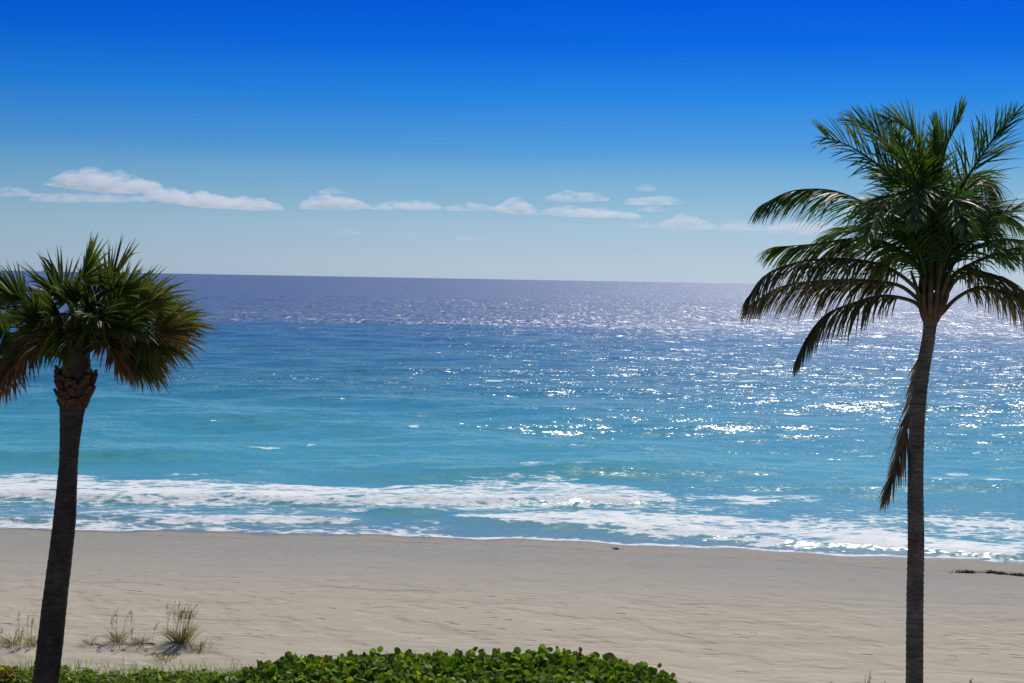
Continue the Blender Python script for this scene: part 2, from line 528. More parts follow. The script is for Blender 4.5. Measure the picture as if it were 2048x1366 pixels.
ys = [49.0]
while ys[-1] < 700:
    ys.append(ys[-1] + max(0.16, 0.0046 * ys[-1]))
while ys[-1] < 60000:
    ys.append(ys[-1] * 1.035)
ys = np.array(ys)
us = np.linspace(-0.70, 0.70, 901)
us = us * (0.72 + 0.28 * np.abs(us) / 0.7) * 1.0
WXg = us[None, :] * ys[:, None]
WYg = np.repeat(ys[:, None], len(us), 1)
off = WYg - shore_y(WXg)
PX, PY = px_of(WXg, WYg)

def sm(a, b, x):
    t = np.clip((x - a) / (b - a), 0, 1)
    return t * t * (3 - 2 * t)

nf = np.random.RandomState(8)
def field(l0, l1, k):
    a = np.zeros_like(WXg)
    for i in range(k):
        lam = l0 * (l1 / l0) ** (i / (k - 1.0))
        th = nf.uniform(0, math.pi)
        a += np.sin(2 * math.pi / lam * (0.55 * math.cos(th) * WXg + math.sin(th) * WYg) + nf.uniform(0, 6.28) + 1.5 * np.sin(WXg / (1.3 * lam) + i))
    return a / math.sqrt(k / 2)
RAG, RAG2, BIG = field(0.9, 7, 16), field(0.7, 4, 14), field(3, 16, 12)
near = (off < 40)
PXr, PYr = PX + 14 * RAG2 * near, PY + (2.6 * RAG + 2.2 * BIG) * near
foam = np.zeros_like(WXg)
def band(top, bot, dens, soft=5, ramp_in=30):
    tx, ty = zip(*top)
    bx, by = zip(*bot)
    x0, x1 = max(tx[0], bx[0]), min(tx[-1], bx[-1])
    rg_ = min(1.0, soft / 5)
    PX_, PY_ = PXr, PY + (PYr - PY) * rg_
    T = np.interp(PX_, tx, ty)
    B = np.interp(PX_, bx, by)
    inx = np.ones_like(PX)
    if x0 > -100: inx = inx * sm(x0 - ramp_in, x0 + ramp_in, PX)
    if x1 < 2150: inx = inx * (1 - sm(x1 - ramp_in, x1 + ramp_in, PX))
    d = sm(T - soft, T + soft * 1.8, PY_) * (1 - sm(B - soft * 0.6, B + soft * 0.5, PY_)) * inx * dens * np.clip(1 + 0.10 * RAG2 + 0.10 * BIG, 0.5, 1.2)
    np.maximum(foam, d, out=foam)

# outer breaker
A_TOP = [(-900, 944), (0, 947), (160, 950), (330, 957), (500, 966), (700, 973), (880, 963), (960, 956), (1100, 951), (1200, 962), (1300, 978), (1380, 996)]
A_BOT = [(-900, 1002), (0, 1002), (200, 1004), (400, 1010), (650, 1015), (880, 1014), (1100, 1015), (1250, 1014), (1380, 1005)]
band(A_TOP, A_BOT, 0.80)
band([(-900, 975), (0, 975), (400, 985), (700, 993), (900, 988), (1300, 992)], [(-900, 1003), (0, 1003), (400, 1011), (650, 1016), (900, 1015), (1300, 1012)], 0.93, 4)
# trailing streaks behind and between the breakers
band([(-900, 992), (0, 995), (500, 1003), (900, 1005), (1150, 1008)], [(-900, 1030), (0, 1028), (500, 1035), (900, 1030), (1150, 1024)], 0.58, 6)
band([(880, 1008), (1000, 1010), (1120, 1012)], [(880, 1026), (1000, 1022), (1120, 1022)], 0.75, 4)
band([(300, 1044), (600, 1046), (900, 1048)], [(300, 1060), (600, 1064), (900, 1070)], 0.50, 5)
band([(1150, 1008), (1300, 1010), (1500, 1012)], [(1150, 1026), (1300, 1026), (1500, 1034)], 0.52, 5)
band([(1380, 1000), (1700, 1006), (2050, 1012), (2900, 1020)], [(1380, 1022), (1700, 1030), (2050, 1046), (2900, 1060)], 0.42, 8)
# inner breaker, left
band([(-900, 1030), (0, 1030), (150, 1024), (250, 1021), (340, 1030)], [(-900, 1058), (0, 1058), (150, 1060), (250, 1059), (340, 1050)], 0.86, 4)
band([(300, 1032), (500, 1036), (720, 1039)], [(300, 1052), (500, 1050), (720, 1050)], 0.9, 2.5)
band([(-900, 1050), (0, 1050), (400, 1052), (700, 1058), (900, 1064)], [(-900, 1058), (0, 1059), (400, 1063), (700, 1069), (900, 1074)], 0.72, 2.5)
# inner breaker, right
band([(900, 1036), (1020, 1027), (1200, 1022), (1400, 1026), (1600, 1036), (1750, 1050), (1850, 1076), (2050, 1092), (2900, 1120)],
     [(900, 1043), (1100, 1057), (1300, 1074), (1500, 1087), (1650, 1098), (1800, 1106), (2050, 1117), (2900, 1150)], 0.80)
band([(1080, 1034), (1300, 1034), (1500, 1046), (1700, 1066), (1850, 1086), (2050, 1098), (2900, 1125)],
     [(1080, 1050), (1300, 1066), (1500, 1082), (1700, 1098), (1850, 1106), (2050, 1115), (2900, 1146)], 0.88, 6)
band([(1560, 1022), (1800, 1025), (2050, 1030), (2900, 1035)], [(1560, 1045), (1800, 1066), (2050, 1100), (2900, 1120)], 0.66, 10)
band([(1880, 1046), (1960, 1044), (2060, 1052), (2900, 1060)], [(1880, 1064), (1960, 1068), (2060, 1080), (2900, 1090)], 0.72, 5)
band([(1440, 995), (1500, 993), (1575, 997)], [(1440, 1005), (1500, 1007), (1575, 1006)], 0.95, 3)
band([(1350, 985), (1450, 986), (1650, 996)], [(1350, 1000), (1450, 1002), (1650, 1008)], 0.6, 4)
# the swash edge
sh_x, sh_y = zip(*SHORE_PX)
E = np.interp(PX, sh_x, sh_y)
np.maximum(foam, (0.86 * (1 - sm(0.25, 0.75, off)) * sm(-0.6, 0.0, off)) * (0.45 + 0.55 * sm(640, 760, PX)), out=foam)
# thin crests and whitecaps farther out, plus sun glitter painted as foam
band([(330, 948), (420, 944), (470, 941), (550, 938)], [(330, 955), (420, 949), (470, 944), (550, 940)], 0.72, 2)
for x, y, w, h, dn in ((522, 902, 28, 3, .95), (628, 894, 9, 3, .85), (736, 912, 14, 2.5, .8), (834, 856, 10, 2.5, .9), (985, 765, 17, 3, .95), (1042, 765, 22, 2.5, .95),
                       (1062, 933, 18, 6, .72), (1205, 786, 11, 2.5, .75), (1850, 966, 45, 3, .85), (2010, 968, 46, 3.5, .9), (1918, 946, 22, 4, .85), (1120, 938, 60, 4, .5),
                       (1990, 905, 40, 3, .65), (1440, 762, 26, 2, .9), (1500, 764, 20, 2, .85), (1940, 777, 60, 2, .9), (1720, 768, 50, 2, .8), (1735, 911, 14, 3, .8)):
    d = ((PX + 5 * RAG2 - x) / (w * 1.5)) ** 2 + ((PY + 1.2 * RAG - y) / h) ** 2
    dn *= 0.9
    np.maximum(foam, dn * (1 - sm(0.4, 1.3, d)), out=foam)
foam *= sm(-0.8, -0.1, off)

# swell and chop as real relief
Z = np.zeros_like(WXg)
nr = np.random.RandomState(3)
row = np.gradient(ys)[:, None] * np.ones_like(WXg)
env = sm(2, 30, off) * 0.8 + 0.2 * sm(0.5, 3, off)
for k in range(34):
    lam = 1.6 * (26 / 1.6) ** (k / 33.0)
    th = nr.normal(0, 0.55)
    ph = nr.uniform(0, 6.28)
    kx, ky = math.sin(th) * 2 * math.pi / lam, math.cos(th) * 2 * math.pi / lam
    amp = 0.0034 * lam ** 0.85
    Z += amp * (1 - sm(lam / 6, lam / 2.6, row)) * np.sin(kx * WXg + ky * WYg + ph)
Z *= env
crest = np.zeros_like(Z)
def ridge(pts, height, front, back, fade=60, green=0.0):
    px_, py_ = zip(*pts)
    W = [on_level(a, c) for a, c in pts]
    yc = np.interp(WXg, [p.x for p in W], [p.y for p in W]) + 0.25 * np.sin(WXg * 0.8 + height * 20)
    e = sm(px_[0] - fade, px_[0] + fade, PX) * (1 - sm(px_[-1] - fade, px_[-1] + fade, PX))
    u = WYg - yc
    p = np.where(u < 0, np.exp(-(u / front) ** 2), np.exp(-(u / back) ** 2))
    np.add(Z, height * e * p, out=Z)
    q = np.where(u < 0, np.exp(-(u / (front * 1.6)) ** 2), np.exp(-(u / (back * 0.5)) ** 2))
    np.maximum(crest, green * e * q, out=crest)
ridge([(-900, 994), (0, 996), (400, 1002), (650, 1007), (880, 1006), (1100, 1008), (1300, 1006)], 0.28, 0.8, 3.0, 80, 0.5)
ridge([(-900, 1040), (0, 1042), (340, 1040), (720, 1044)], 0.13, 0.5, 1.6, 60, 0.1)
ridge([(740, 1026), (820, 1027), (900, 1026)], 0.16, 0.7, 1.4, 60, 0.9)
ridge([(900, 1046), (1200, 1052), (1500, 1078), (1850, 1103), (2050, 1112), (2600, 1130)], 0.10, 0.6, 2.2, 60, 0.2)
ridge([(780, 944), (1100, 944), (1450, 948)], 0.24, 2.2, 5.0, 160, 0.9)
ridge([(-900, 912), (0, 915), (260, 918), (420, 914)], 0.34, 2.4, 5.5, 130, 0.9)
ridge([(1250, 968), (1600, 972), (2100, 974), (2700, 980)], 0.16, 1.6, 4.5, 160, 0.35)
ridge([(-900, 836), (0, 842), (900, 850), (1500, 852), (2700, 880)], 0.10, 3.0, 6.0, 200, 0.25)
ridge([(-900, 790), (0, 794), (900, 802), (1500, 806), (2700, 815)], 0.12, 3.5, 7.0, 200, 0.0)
# spilling foam stands a little proud of the water
Z += foam * 0.05 * (off > 1.0)
Z = np.where(off < 0.6, Z * 0.2, Z)
# keep the earth's curve out of it: the sheet is level as far as the horizon
sea = sheet("sea", WXg, WYg, Z, {"foam": foam, "crest": np.clip(crest, 0, 1), "offshore": off}, sea_material())
tag(sea, kind='structure')

# ------------------------------------------------------------------ clouds
def cloud_mat(name, dens):
    mt = bpy.data.materials.new(name)
    mt.use_nodes = True
    n, l = mt.node_tree.nodes, mt.node_tree.links
    n.remove(n["Principled BSDF"])
    pv = n.new("ShaderNodeVolumePrincipled")
    pv.inputs['Color'].default_value = (0.965, 0.99, 1, 1)
    pv.inputs['Anisotropy'].default_value = 0.35
    g = n.new("ShaderNodeNewGeometry")
    nz = n.new("ShaderNodeTexNoise")
    nz.inputs['Scale'].default_value = 0.013
    nz.inputs['Detail'].default_value = 6
    nz.inputs['Roughness'].default_value = 0.70
    mp = n.new("ShaderNodeMapping")
    mp.inputs['Scale'].default_value = (0.55, 0.55, 1.5)
    l.new(g.outputs['Position'], mp.inputs[0])
    l.new(mp.outputs[0], nz.inputs['Vector'])
    mr = n.new("ShaderNodeMapRange")
    mr.inputs[1].default_value = 0.43
    mr.inputs[2].default_value = 0.72
    mr.inputs[4].default_value = dens
    l.new(nz.outputs[0], mr.inputs[0])
    l.new(mr.outputs[0], pv.inputs['Density'])
    l.new(pv.outputs[0], n["Material Output"].inputs['Volume'])
    return mt
CL = {'dense': cloud_mat('cloud_dense', 0.016), 'mid': cloud_mat('cloud_mid', 0.0105), 'faint': cloud_mat('cloud_faint', 0.0055)}

def make_cloud(prof, base, Y, kind, label, seed):
    """prof: skyline of the cloud left to right (pixels), base: its underside"""
    r = random.Random(seed)
    x0, x1 = prof[0][0], prof[-1][0]
    bl = base if isinstance(base, list) else [(x0, base), (x1, base)]
    NU = max(20, int((x1 - x0) / 3.2))
    NV = 18
    pxs = np.linspace(x0, x1, NU)
    tx, ty = zip(*prof)
    bx, by = zip(*bl)
    root = at((x0 + x1) / 2, bl[0][1], Y)
    depth = max(120.0, 0.32 * (x1 - x0) * Y / FPX)
    vt, vb = [], []
    for i, X in enumerate(pxs):
        u = (i + 0.5) / NU
        lens = math.sin(math.pi * min(max(i / (NU - 1), 0), 1)) ** 0.5
        zt, zb = at(X, float(np.interp(X, tx, ty)), Y).z, at(X, float(np.interp(X, bx, by)), Y).z
        xw = at(X, float(np.interp(X, bx, by)), Y).x
        for j in range(NV):
            v = -1 + 2 * j / (NV - 1)
            yo = v * depth * (0.25 + 0.75 * lens)
            e = max(0.0, 1 - v * v) ** 0.5 * (0 if i in (0, NU - 1) else 1)
            q = Vector((xw, Y + yo, 0))
            nse = mnoise.fractal(q * 0.006 + Vector((seed * 7.3, 0, 0)), 0.9, 2.0, 4)
            h = max(zt - zb, 10)
            top = zb + h * e * (1.05 + 0.55 * nse)
            bot = zb - h * 0.14 * e * (1 + 0.9 * mnoise.noise(q * 0.004 + Vector((0, seed * 3.1, 0))))
            vt.append(Vector((xw, Y + yo, max(top, bot))))
            vb.append(Vector((xw, Y + yo, bot)))
    mb = MB()
    n = NU * NV
    fs = []
    for i in range(NU - 1):
        for j in range(NV - 1):
            a, b_, c, d = i * NV + j, (i + 1) * NV + j, (i + 1) * NV + j + 1, i * NV + j + 1
            fs.append((a, b_, c, d))
            fs.append((a + n, d + n, c + n, b_ + n))
    rim = [i * NV for i in range(NU)] + [(NU - 1) * NV + j for j in range(1, NV)] + [i * NV + NV - 1 for i in range(NU - 2, -1, -1)] + [j for j in range(NV - 2, 0, -1)]
    for k in range(len(rim)):
        a, b_ = rim[k], rim[(k + 1) % len(rim)]
        fs.append((a, a + n, b_ + n, b_))
    mb.add(vt + vb, fs, 0.0)
    o = mb.build("cloud", CL[kind], origin=root)
    tag(o, label, "cloud", "small clouds in a band low over the sea")

CLOUDS = [
    ([(92, 368), (110, 357), (150, 350), (190, 342), (230, 349), (270, 356), (295, 362), (308, 357), (318, 366), (326, 378)], [(92, 370), (180, 378), (326, 386)], 11000, 'dense', "large domed white cloud with grey underside, biggest and highest of the band"),
    ([(290, 384), (330, 377), (370, 381), (400, 386), (440, 393), (480, 396), (520, 402), (566, 412)], [(290, 396), (400, 412), (566, 419)], 11600, 'dense', "long white cloud sloping down rightwards from the big domed cloud"),
    ([(-40, 380), (10, 376), (50, 380), (78, 388)], 391, 12500, 'mid', "thin flat cloud cut by the photo's left edge"),
    ([(60, 391), (120, 387), (200, 391), (300, 392)], 402, 13500, 'faint', "pale veil of cloud beneath the big domed cloud"),
    ([(598, 404), (630, 394), (670, 393), (710, 397), (742, 410)], 416, 11800, 'dense', "bright oval cloud alone right of the photo's left third"),
    ([(740, 411), (790, 405), (835, 402), (890, 412)], 418, 12400, 'mid', "thin streak of cloud running right from the bright oval cloud"),
    ([(888, 414), (930, 404), (960, 406), (990, 414)], 420, 12600, 'mid', "low flat cloud touching the left side of the rounded puff"),
    ([(980, 412), (1000, 402), (1025, 398), (1055, 404), (1080, 420)], [(980, 420), (1080, 429)], 11700, 'dense', "small rounded puffy cloud with grey base near the photo's middle"),
    ([(1076, 421), (1130, 414), (1200, 418), (1240, 422), (1284, 431)], [(1076, 427), (1284, 437)], 12200, 'mid', "long low flat cloud right of the rounded puff"),
    ([(1088, 391), (1130, 382), (1165, 383), (1200, 390), (1222, 398)], 401, 11300, 'mid', "small lens cloud floating above the long low flat cloud"),
    ([(1248, 399), (1280, 391), (1330, 394), (1370, 403)], 408, 11300, 'mid', "bright lens cloud between the higher floating lens cloud and the coconut palm"),
    ([(1270, 417), (1300, 412), (1335, 418)], 422, 12800, 'faint', "tiny faint wisp directly under the lens cloud nearest the coconut palm"),
    ([(1316, 444), (1345, 430), (1375, 427), (1405, 437), (1436, 453)], 458, 11900, 'mid', "soft peaked puff low between the lens clouds and coconut palm"),
    ([(1438, 450), (1470, 438), (1500, 445), (1548, 454)], 460, 12300, 'mid', "soft tapering cloud just left of the coconut palm fronds"),
    ([(1536, 452), (1590, 440), (1640, 446), (1700, 456)], 466, 12900, 'mid', "pale cloud partly behind the coconut palm's left fronds"),
    ([(1250, 446), (1290, 440), (1330, 449)], 454, 13200, 'faint', "faint low veil left of the soft peaked puff"),
    ([(634, 379), (665, 373), (704, 381)], 387, 12800, 'faint', "faint wisp above the bright oval cloud"),
    ([(672, 463), (695, 458), (720, 464)], 468, 13500, 'faint', "faint speck of cloud close above the horizon, leftmost such speck"),
    ([(912, 474), (942, 470), (970, 476)], 480, 13600, 'faint', "faint speck of cloud lowest above the horizon"),
    ([(1270, 374), (1295, 367), (1312, 375)], 380, 12800, 'faint', "faint wisp highest above the right hand lens cloud"),
    ([(800, 468), (820, 464), (842, 469)], 473, 13600, 'faint', "faint speck of cloud between two other specks near the horizon"),
]
for i, (p, b_, Y, k, lab) in enumerate(CLOUDS):
    make_cloud(p, b_, Y, k, lab, i + 1)

# ------------------------------------------------------------------ coconut palm
YC = 25.0
base = at(1830, 1366, YC)
base.z = gz(base.x, YC) - 0.02
coco = empty("coconut_palm", base)
tag(coco, "tall slender coconut palm with feathery fronds and one dead frond hanging down its trunk", "palm tree")

def trunk(pts, Y, z0, ringstep, ringamp, mat, parent, name="trunk", sides=20, extra=0.0):
    """pts: (px, py, half width px) from top to bottom"""
    top = [(at(x, y, Y), hw * Y / FPX) for x, y, hw in pts]
    b_, rb = top[-1]
    dirn = (top[-1][0] - top[-2][0]).normalized()
    low = b_ + dirn * ((b_.z - z0) / max(0.2, -dirn.z))
    top.append((low, rb * 1.12))
    P = [p for p, _ in top]
    zs = np.array([p.z for p in P])[::-1]
    rr = np.array([r_ for _, r_ in top])[::-1]
    C = spline(P, 260)
    mb = MB()
    rads = []
    ph = 0
    for i, p in enumerate(C):
        ph = p.z / ringstep
        fr = ph - math.floor(ph)
        rads.append(float(np.interp(p.z, zs, rr)) * (1 + ringamp * (fr ** 2 - 0.4) + 0.02 * mnoise.noise(p * 3)))
    mb.tube(C, rads, sides, 0.5)
    return mb.build(name, mat, parent, smooth=True)

trunk([(1867, 585, 15), (1864, 610, 15), (1861, 640, 14), (1859, 660, 13), (1855, 690, 13), (1849, 720, 13.5), (1841, 770, 14.5), (1836, 820, 15), (1832, 900, 15.5), (1831, 1000, 16), (1832, 1080, 16.5), (1830, 1200, 17), (1829, 1366, 17.5)],
      YC, base.z, 0.11, 0.07, M['coco_bark'], coco)

def frond(pts, parent, mat, roll=0.0, L=0.85, n=92, droop=0.55, petiole=0.2, w=0.017, tint=(0.1, 0.6), sweep=(48, 20), seed=0, stalk=0.5, r0=0.034, ragged=0.12, tipbrown=0.3, name="frond", up=0.2):
    r = random.Random(seed)
    C = spline(pts, 48)
    mb = MB()
    mb.tube(C, [r0 * (1 - k / 47) ** 0.8 + 0.005 for k in range(48)], 6, stalk)
    head = pts[-1] - pts[0]
    head.z *= 0.1
    if head.length < 0.3:
        head = Vector((0, -1, 0))
    S = None
    frames = []
    for i in range(48):
        T = (C[min(i + 1, 47)] - C[max(i - 1, 0)]).normalized()
        if S is None:
            S = head.normalized().cross(Vector((0, 0, 1)))
        S = (S - T * S.dot(T)).normalized()
        frames.append((T, S.copy()))
    for i in range(n):
        t = petiole + (1 - petiole) * (i + r.random() * 0.5) / n
        f = t * 47
        k = min(46, int(f))
        p = C[k].lerp(C[k + 1], f - k)
        T, S_ = frames[k]
        N_ = S_.cross(T)
        Sr = S_ * math.cos(roll) + N_ * math.sin(roll)
        Nr = N_ * math.cos(roll) - S_ * math.sin(roll)
        tt = (t - petiole) / (1 - petiole)
        prof = (0.55 + 0.45 * min(1, tt / 0.25)) * (1 - 0.62 * max(0, (tt - 0.45) / 0.55) ** 1.4)
        for sd_ in (-1, 1):
            if r.random() < ragged * 0.5:
                continue
            a = R(sweep[0] + (sweep[1] - sweep[0]) * tt + r.gauss(0, 9))
            d = (T * math.cos(a) + Sr * (sd_ * math.sin(a)) + Nr * (up + r.gauss(0, 0.08))).normalized()
            ln = L * 1.28 * prof * (1 - ragged * r.random()) * (r.uniform(0.35, 0.7) if r.random() < 0.06 else 1)
            dr = droop * 0.72 * (0.8 + 0.5 * r.random())
            W0 = (T - d * T.dot(d)).normalized()
            W0 = (Matrix.Rotation(r.gauss(0.0, 0.5), 3, d) @ W0)
            P, ws = [], []
            q = p.copy()
            dd = d.copy()
            K = 5
            for j in range(K + 1):
                P.append(q.copy())
                ws.append(W0 * (w * (0.55, 1, 1, 0.85, 0.55, 0.06)[j]))
                dd = (dd + Vector((0, 0, -1)) * (dr * 0.42)).normalized()
                q = q + dd * (ln / K)
            tb = tint[0] + (tint[1] - tint[0]) * r.random()
            tv = [min(1, tb + tipbrown * (j / K) ** 3 * r.random() + 0.15 * tt * tipbrown) for j in range(K + 1)]
            mb.strip(P, ws, tv)
    return mb.build(name, mat, parent)

def FP(lst, dy):
    """pixel polyline with a depth for every point (list or end value)"""
    k = len(lst) - 1
    return [at(x, y, YC + (dy[i] if isinstance(dy, (list, tuple)) else dy * (i / k) ** 1.3)) for i, (x, y) in enumerate(lst)]

G, O = 'coco_leaf', 'coco_old'
FR = [  # pixels, depth, material, options
    ([(1862, 590), (1838, 510), (1800, 455), (1767, 428), (1709, 397), (1652, 380), (1582, 383), (1525, 409)], -0.3, G, dict(L=1.0, droop=0.75, sweep=(50, 20), up=-0.05, w=0.018, n=120)),
    ([(1857, 598), (1835, 535), (1790, 494), (1740, 479), (1690, 479), (1640, 487), (1600, 491), (1548, 494)], 0.3, G, dict(L=1.0, droop=0.75, sweep=(50, 20), up=-0.05, w=0.018, n=120, tint=(0.3, 0.8))),
    ([(1852, 612), (1830, 575), (1775, 535), (1705, 519), (1640, 519), (1595, 525), (1535, 548), (1490, 602)], -0.6, O, dict(L=0.85, droop=0.95, sweep=(50, 20), up=-0.05, w=0.018, n=120, tint=(0.2, 0.8))),
    ([(1852, 618), (1832, 595), (1795, 570), (1726, 561), (1644, 562), (1562, 574), (1496, 612)], 0.6, O, dict(L=0.85, droop=0.95, sweep=(50, 20), up=-0.05, w=0.018, n=120, tint=(0.2, 0.9))),
    ([(1850, 628), (1826, 603), (1767, 592), (1710, 606), (1652, 630), (1615, 674), (1591, 722)], 0.2, O, dict(L=0.7, droop=1.2, tint=(0.1, 0.6), sweep=(60, 14), up=-0.1)),
    ([(1861, 580), (1848, 480), (1812, 390), (1765, 338), (1706, 296), (1652, 275)], -0.4, G, dict(w=0.0125, L=0.95, droop=0.2, roll=1.0, sweep=(50, 30), tint=(0.2, 0.85))),
    ([(1863, 560), (1840, 420), (1800, 322), (1755, 268), (1708, 240)], 0.5, G, dict(w=0.0125, L=0.85, droop=0.25, roll=0.7, tint=(0.0, 0.4))),
    ([(1865, 550), (1852, 400), (1834, 290), (1806, 250), (1768, 238)], -0.7, G, dict(w=0.0125, L=0.75, droop=0.35, roll=0.9, tint=(0.35, 0.8))),
    ([(1868, 540), (1872, 400), (1880, 310), (1878, 256)], 0.7, G, dict(w=0.0125, L=0.85, droop=0.1, roll=1.45, tint=(0.0, 0.3), sweep=(45, 16))),
    ([(1870, 540), (1876, 390), (1890, 303), (1905, 266), (1925, 226)], 0.2, G, dict(w=0.0125, L=0.75, droop=0.15, roll=0.9, tint=(0.1, 0.5), sweep=(46, 14))),
    ([(1874, 575), (1884, 446), (1923, 373), (1964, 311), (1994, 268), (2030, 232)], 0.3, G, dict(w=0.0125, L=0.8, droop=0.2, roll=-0.7, tint=(0.1, 0.5), sweep=(52, 18))),
    ([(1873, 575), (1898, 455), (1935, 378), (1968, 360), (1984, 385), (1980, 440)], 0.9, O, dict(L=0.7, droop=1.3, tint=(0.3, 0.8))),
    ([(1880, 600), (1893, 535), (1951, 478), (2000, 438), (2053, 408), (2120, 390), (2200, 400)], -0.6, G, dict(L=0.8, droop=0.6)),
    ([(1884, 610), (1902, 556), (1951, 524), (2004, 504), (2060, 494), (2130, 505), (2200, 540)], -1.2, G, dict(L=0.85, droop=0.8, tint=(0.1, 0.6))),
    ([(1882, 620), (1900, 565), (1926, 537), (1960, 548), (2005, 575), (2060, 610), (2120, 670)], 0.5, O, dict(L=0.75, droop=1.1, tint=(0.2, 0.9))),
    ([(1882, 628), (1915, 595), (1960, 575), (2010, 585), (2075, 610), (2150, 680)], -0.4, O, dict(L=0.7, droop=1.2, tint=(0.3, 0.9))),
    ([(1880, 600), (1905, 530), (1950, 495), (2000, 480), (2050, 490), (2110, 530)], 1.0, G, dict(L=0.95, droop=0.8, tint=(0.1, 0.6))),
    ([(1880, 615), (1912, 560), (1955, 545), (2010, 560), (2060, 600), (2100, 650)], -1.0, O, dict(L=0.9, droop=1.0, tint=(0.1, 0.8))),
    ([(1878, 590), (1900, 480), (1945, 430), (1990, 425), (2030, 450)], 0.4, G, dict(L=0.85, droop=0.6, tint=(0.1, 0.6))),
    ([(1862, 590), (1838, 520), (1800, 480), (1750, 462), (1700, 460), (1660, 470)], 0.9, G, dict(L=0.9, droop=0.7, tint=(0.1, 0.6))),
    # towards the viewer
    ([(1862, 580), (1850, 450), (1822, 385), (1785, 395), (1755, 430), (1738, 470)], -2.2, G, dict(L=0.65, droop=0.35, tint=(0.0, 0.5))),
    ([(1865, 580), (1860, 440), (1848, 380), (1838, 400), (1830, 450)], -2.4, G, dict(L=0.6, droop=0.35, tint=(0.0, 0.4))),
    ([(1869, 580), (1888, 440), (1906, 398), (1922, 425), (1936, 470)], -2.3, G, dict(L=0.65, droop=0.35, tint=(0.0, 0.5))),
    ([(1862, 590), (1832, 490), (1792, 452), (1752, 462), (1716, 500)], -1.6, G, dict(L=0.65, droop=0.4, tint=(0.1, 0.5))),
    ([(1872, 590), (1900, 500), (1945, 470), (1985, 490), (2010, 520)], -1.6, G, dict(L=0.65, droop=0.4, tint=(0.1, 0.5))),
    # away from the viewer
    ([(1864, 560), (1842, 420), (1802, 345), (1764, 345)], 2.3, G, dict(L=0.8, droop=0.4, tint=(0.2, 0.6))),
    ([(1870, 560), (1900, 420), (1938, 352), (1966, 362)], 2.4, G, dict(L=0.8, droop=0.5, tint=(0.2, 0.6))),
    ([(1867, 550), (1866, 420), (1850, 330), (1836, 300)], 1.9, G, dict(L=0.85, droop=0.3, tint=(0.1, 0.5))),
    ([(1863, 560), (1842, 400), (1815, 320), (1790, 262)], -1.1, G, dict(w=0.0125, L=0.8, droop=0.35, roll=0.3, tint=(0.3, 0.75))),
    ([(1862, 580), (1835, 470), (1800, 420), (1770, 405), (1735, 415)], 1.4, G, dict(L=0.8, droop=0.6, tint=(0.1, 0.5))),
    ([(1872, 580), (1905, 480), (1945, 440), (1985, 455)], 1.6, G, dict(L=0.8, droop=0.7, tint=(0.1, 0.5))),
    ([(1866, 540), (1868, 420), (1866, 330), (1870, 255)], 0.0, G, dict(L=0.45, droop=0.1, roll=0.4, tint=(0.5, 0.85), sweep=(25, 10), n=50)),
    ([(1861, 585), (1835, 470), (1812, 420), (1780, 420), (1755, 455)], -1.0, G, dict(L=0.7, droop=0.4, tint=(0.0, 0.5))),
    ([(1872, 580), (1892, 450), (1925, 405), (1950, 415), (1968, 450)], -0.9, G, dict(L=0.65, droop=0.5, tint=(0.0, 0.5))),
    ([(1858, 600), (1840, 540), (1812, 505), (1775, 520), (1745, 560)], 1.2, G, dict(L=0.75, droop=0.9, tint=(0.1, 0.6))),
]
for i, (p, dy, mk, kw) in enumerate(FR):
    kw.setdefault('tint', (0.05, 0.6))
    frond(FP(p, dy), coco, M[mk], seed=100 + i, **kw)
df = frond(FP([(1853, 648), (1846, 690), (1836, 750), (1825, 810), (1809, 875), (1791, 935), (1769, 992)], [0.16, 0.28, 0.3, 0.28, 0.22, 0.12, 0.0]), coco, M['coco_dead'],
           L=0.8, n=90, droop=0.5, petiole=0.18, tint=(0.0, 0.8), sweep=(52, 12), seed=301, ragged=0.35, w=0.02, name="dead_frond", up=0.0)
df['label'] = "dead brown frond hanging down against the trunk"
# fibrous sheath and frond bases round the growing point
for k in range(11):
    mb = MB()
    a = 2 * math.pi * k / 11 + 0.3
    rr = random.Random(k)
    d = Vector((math.cos(a), math.sin(a) * 0.9, 0))
    h_ = rr.uniform(-14, 10)
    p0 = at(1860, 650, YC) + d * 0.05
    p1 = at(1863, 622 + h_ * 0.4, YC) + d * (0.14 + 0.04 * rr.random())
    p2 = at(1866, 585 + h_, YC) + d * (0.19 + 0.10 * rr.random())
    p3 = at(1867, 540 + h_ * 2, YC) + d * (0.14 + 0.28 * rr.random())
    C = spline([p0, p1, p2, p3], 10)
    mb.tube(C, [0.05, 0.058, 0.056, 0.05, 0.044, 0.04, 0.036, 0.032, 0.028, 0.022], 7, rr.random())
    mb.build("frond_base", M['fibre'], coco, smooth=True)

# ------------------------------------------------------------------ cabbage palm
YS = 22.0
base = at(88, 1366, YS)
base.z = gz(base.x, YS) - 0.02
sab = empty("cabbage_palm", base)
tag(sab, "stout cabbage palm with round bushy crown of fan leaves, leaning dark trunk", "palm tree")
trunk([(158, 680, 20), (155, 720, 25), (152, 745, 31), (150, 775, 31), (147, 800, 27), (144, 825, 24), (142, 850, 22), (139, 890, 19.5), (137, 925, 18.5), (134, 970, 20), (129, 1040, 22.5), (120, 1120, 23.5), (110, 1200, 24.5), (100, 1290, 25.5), (91, 1366, 26)],
      YS, base.z, 0.16, 0.035, M['sabal_bark'], sab)
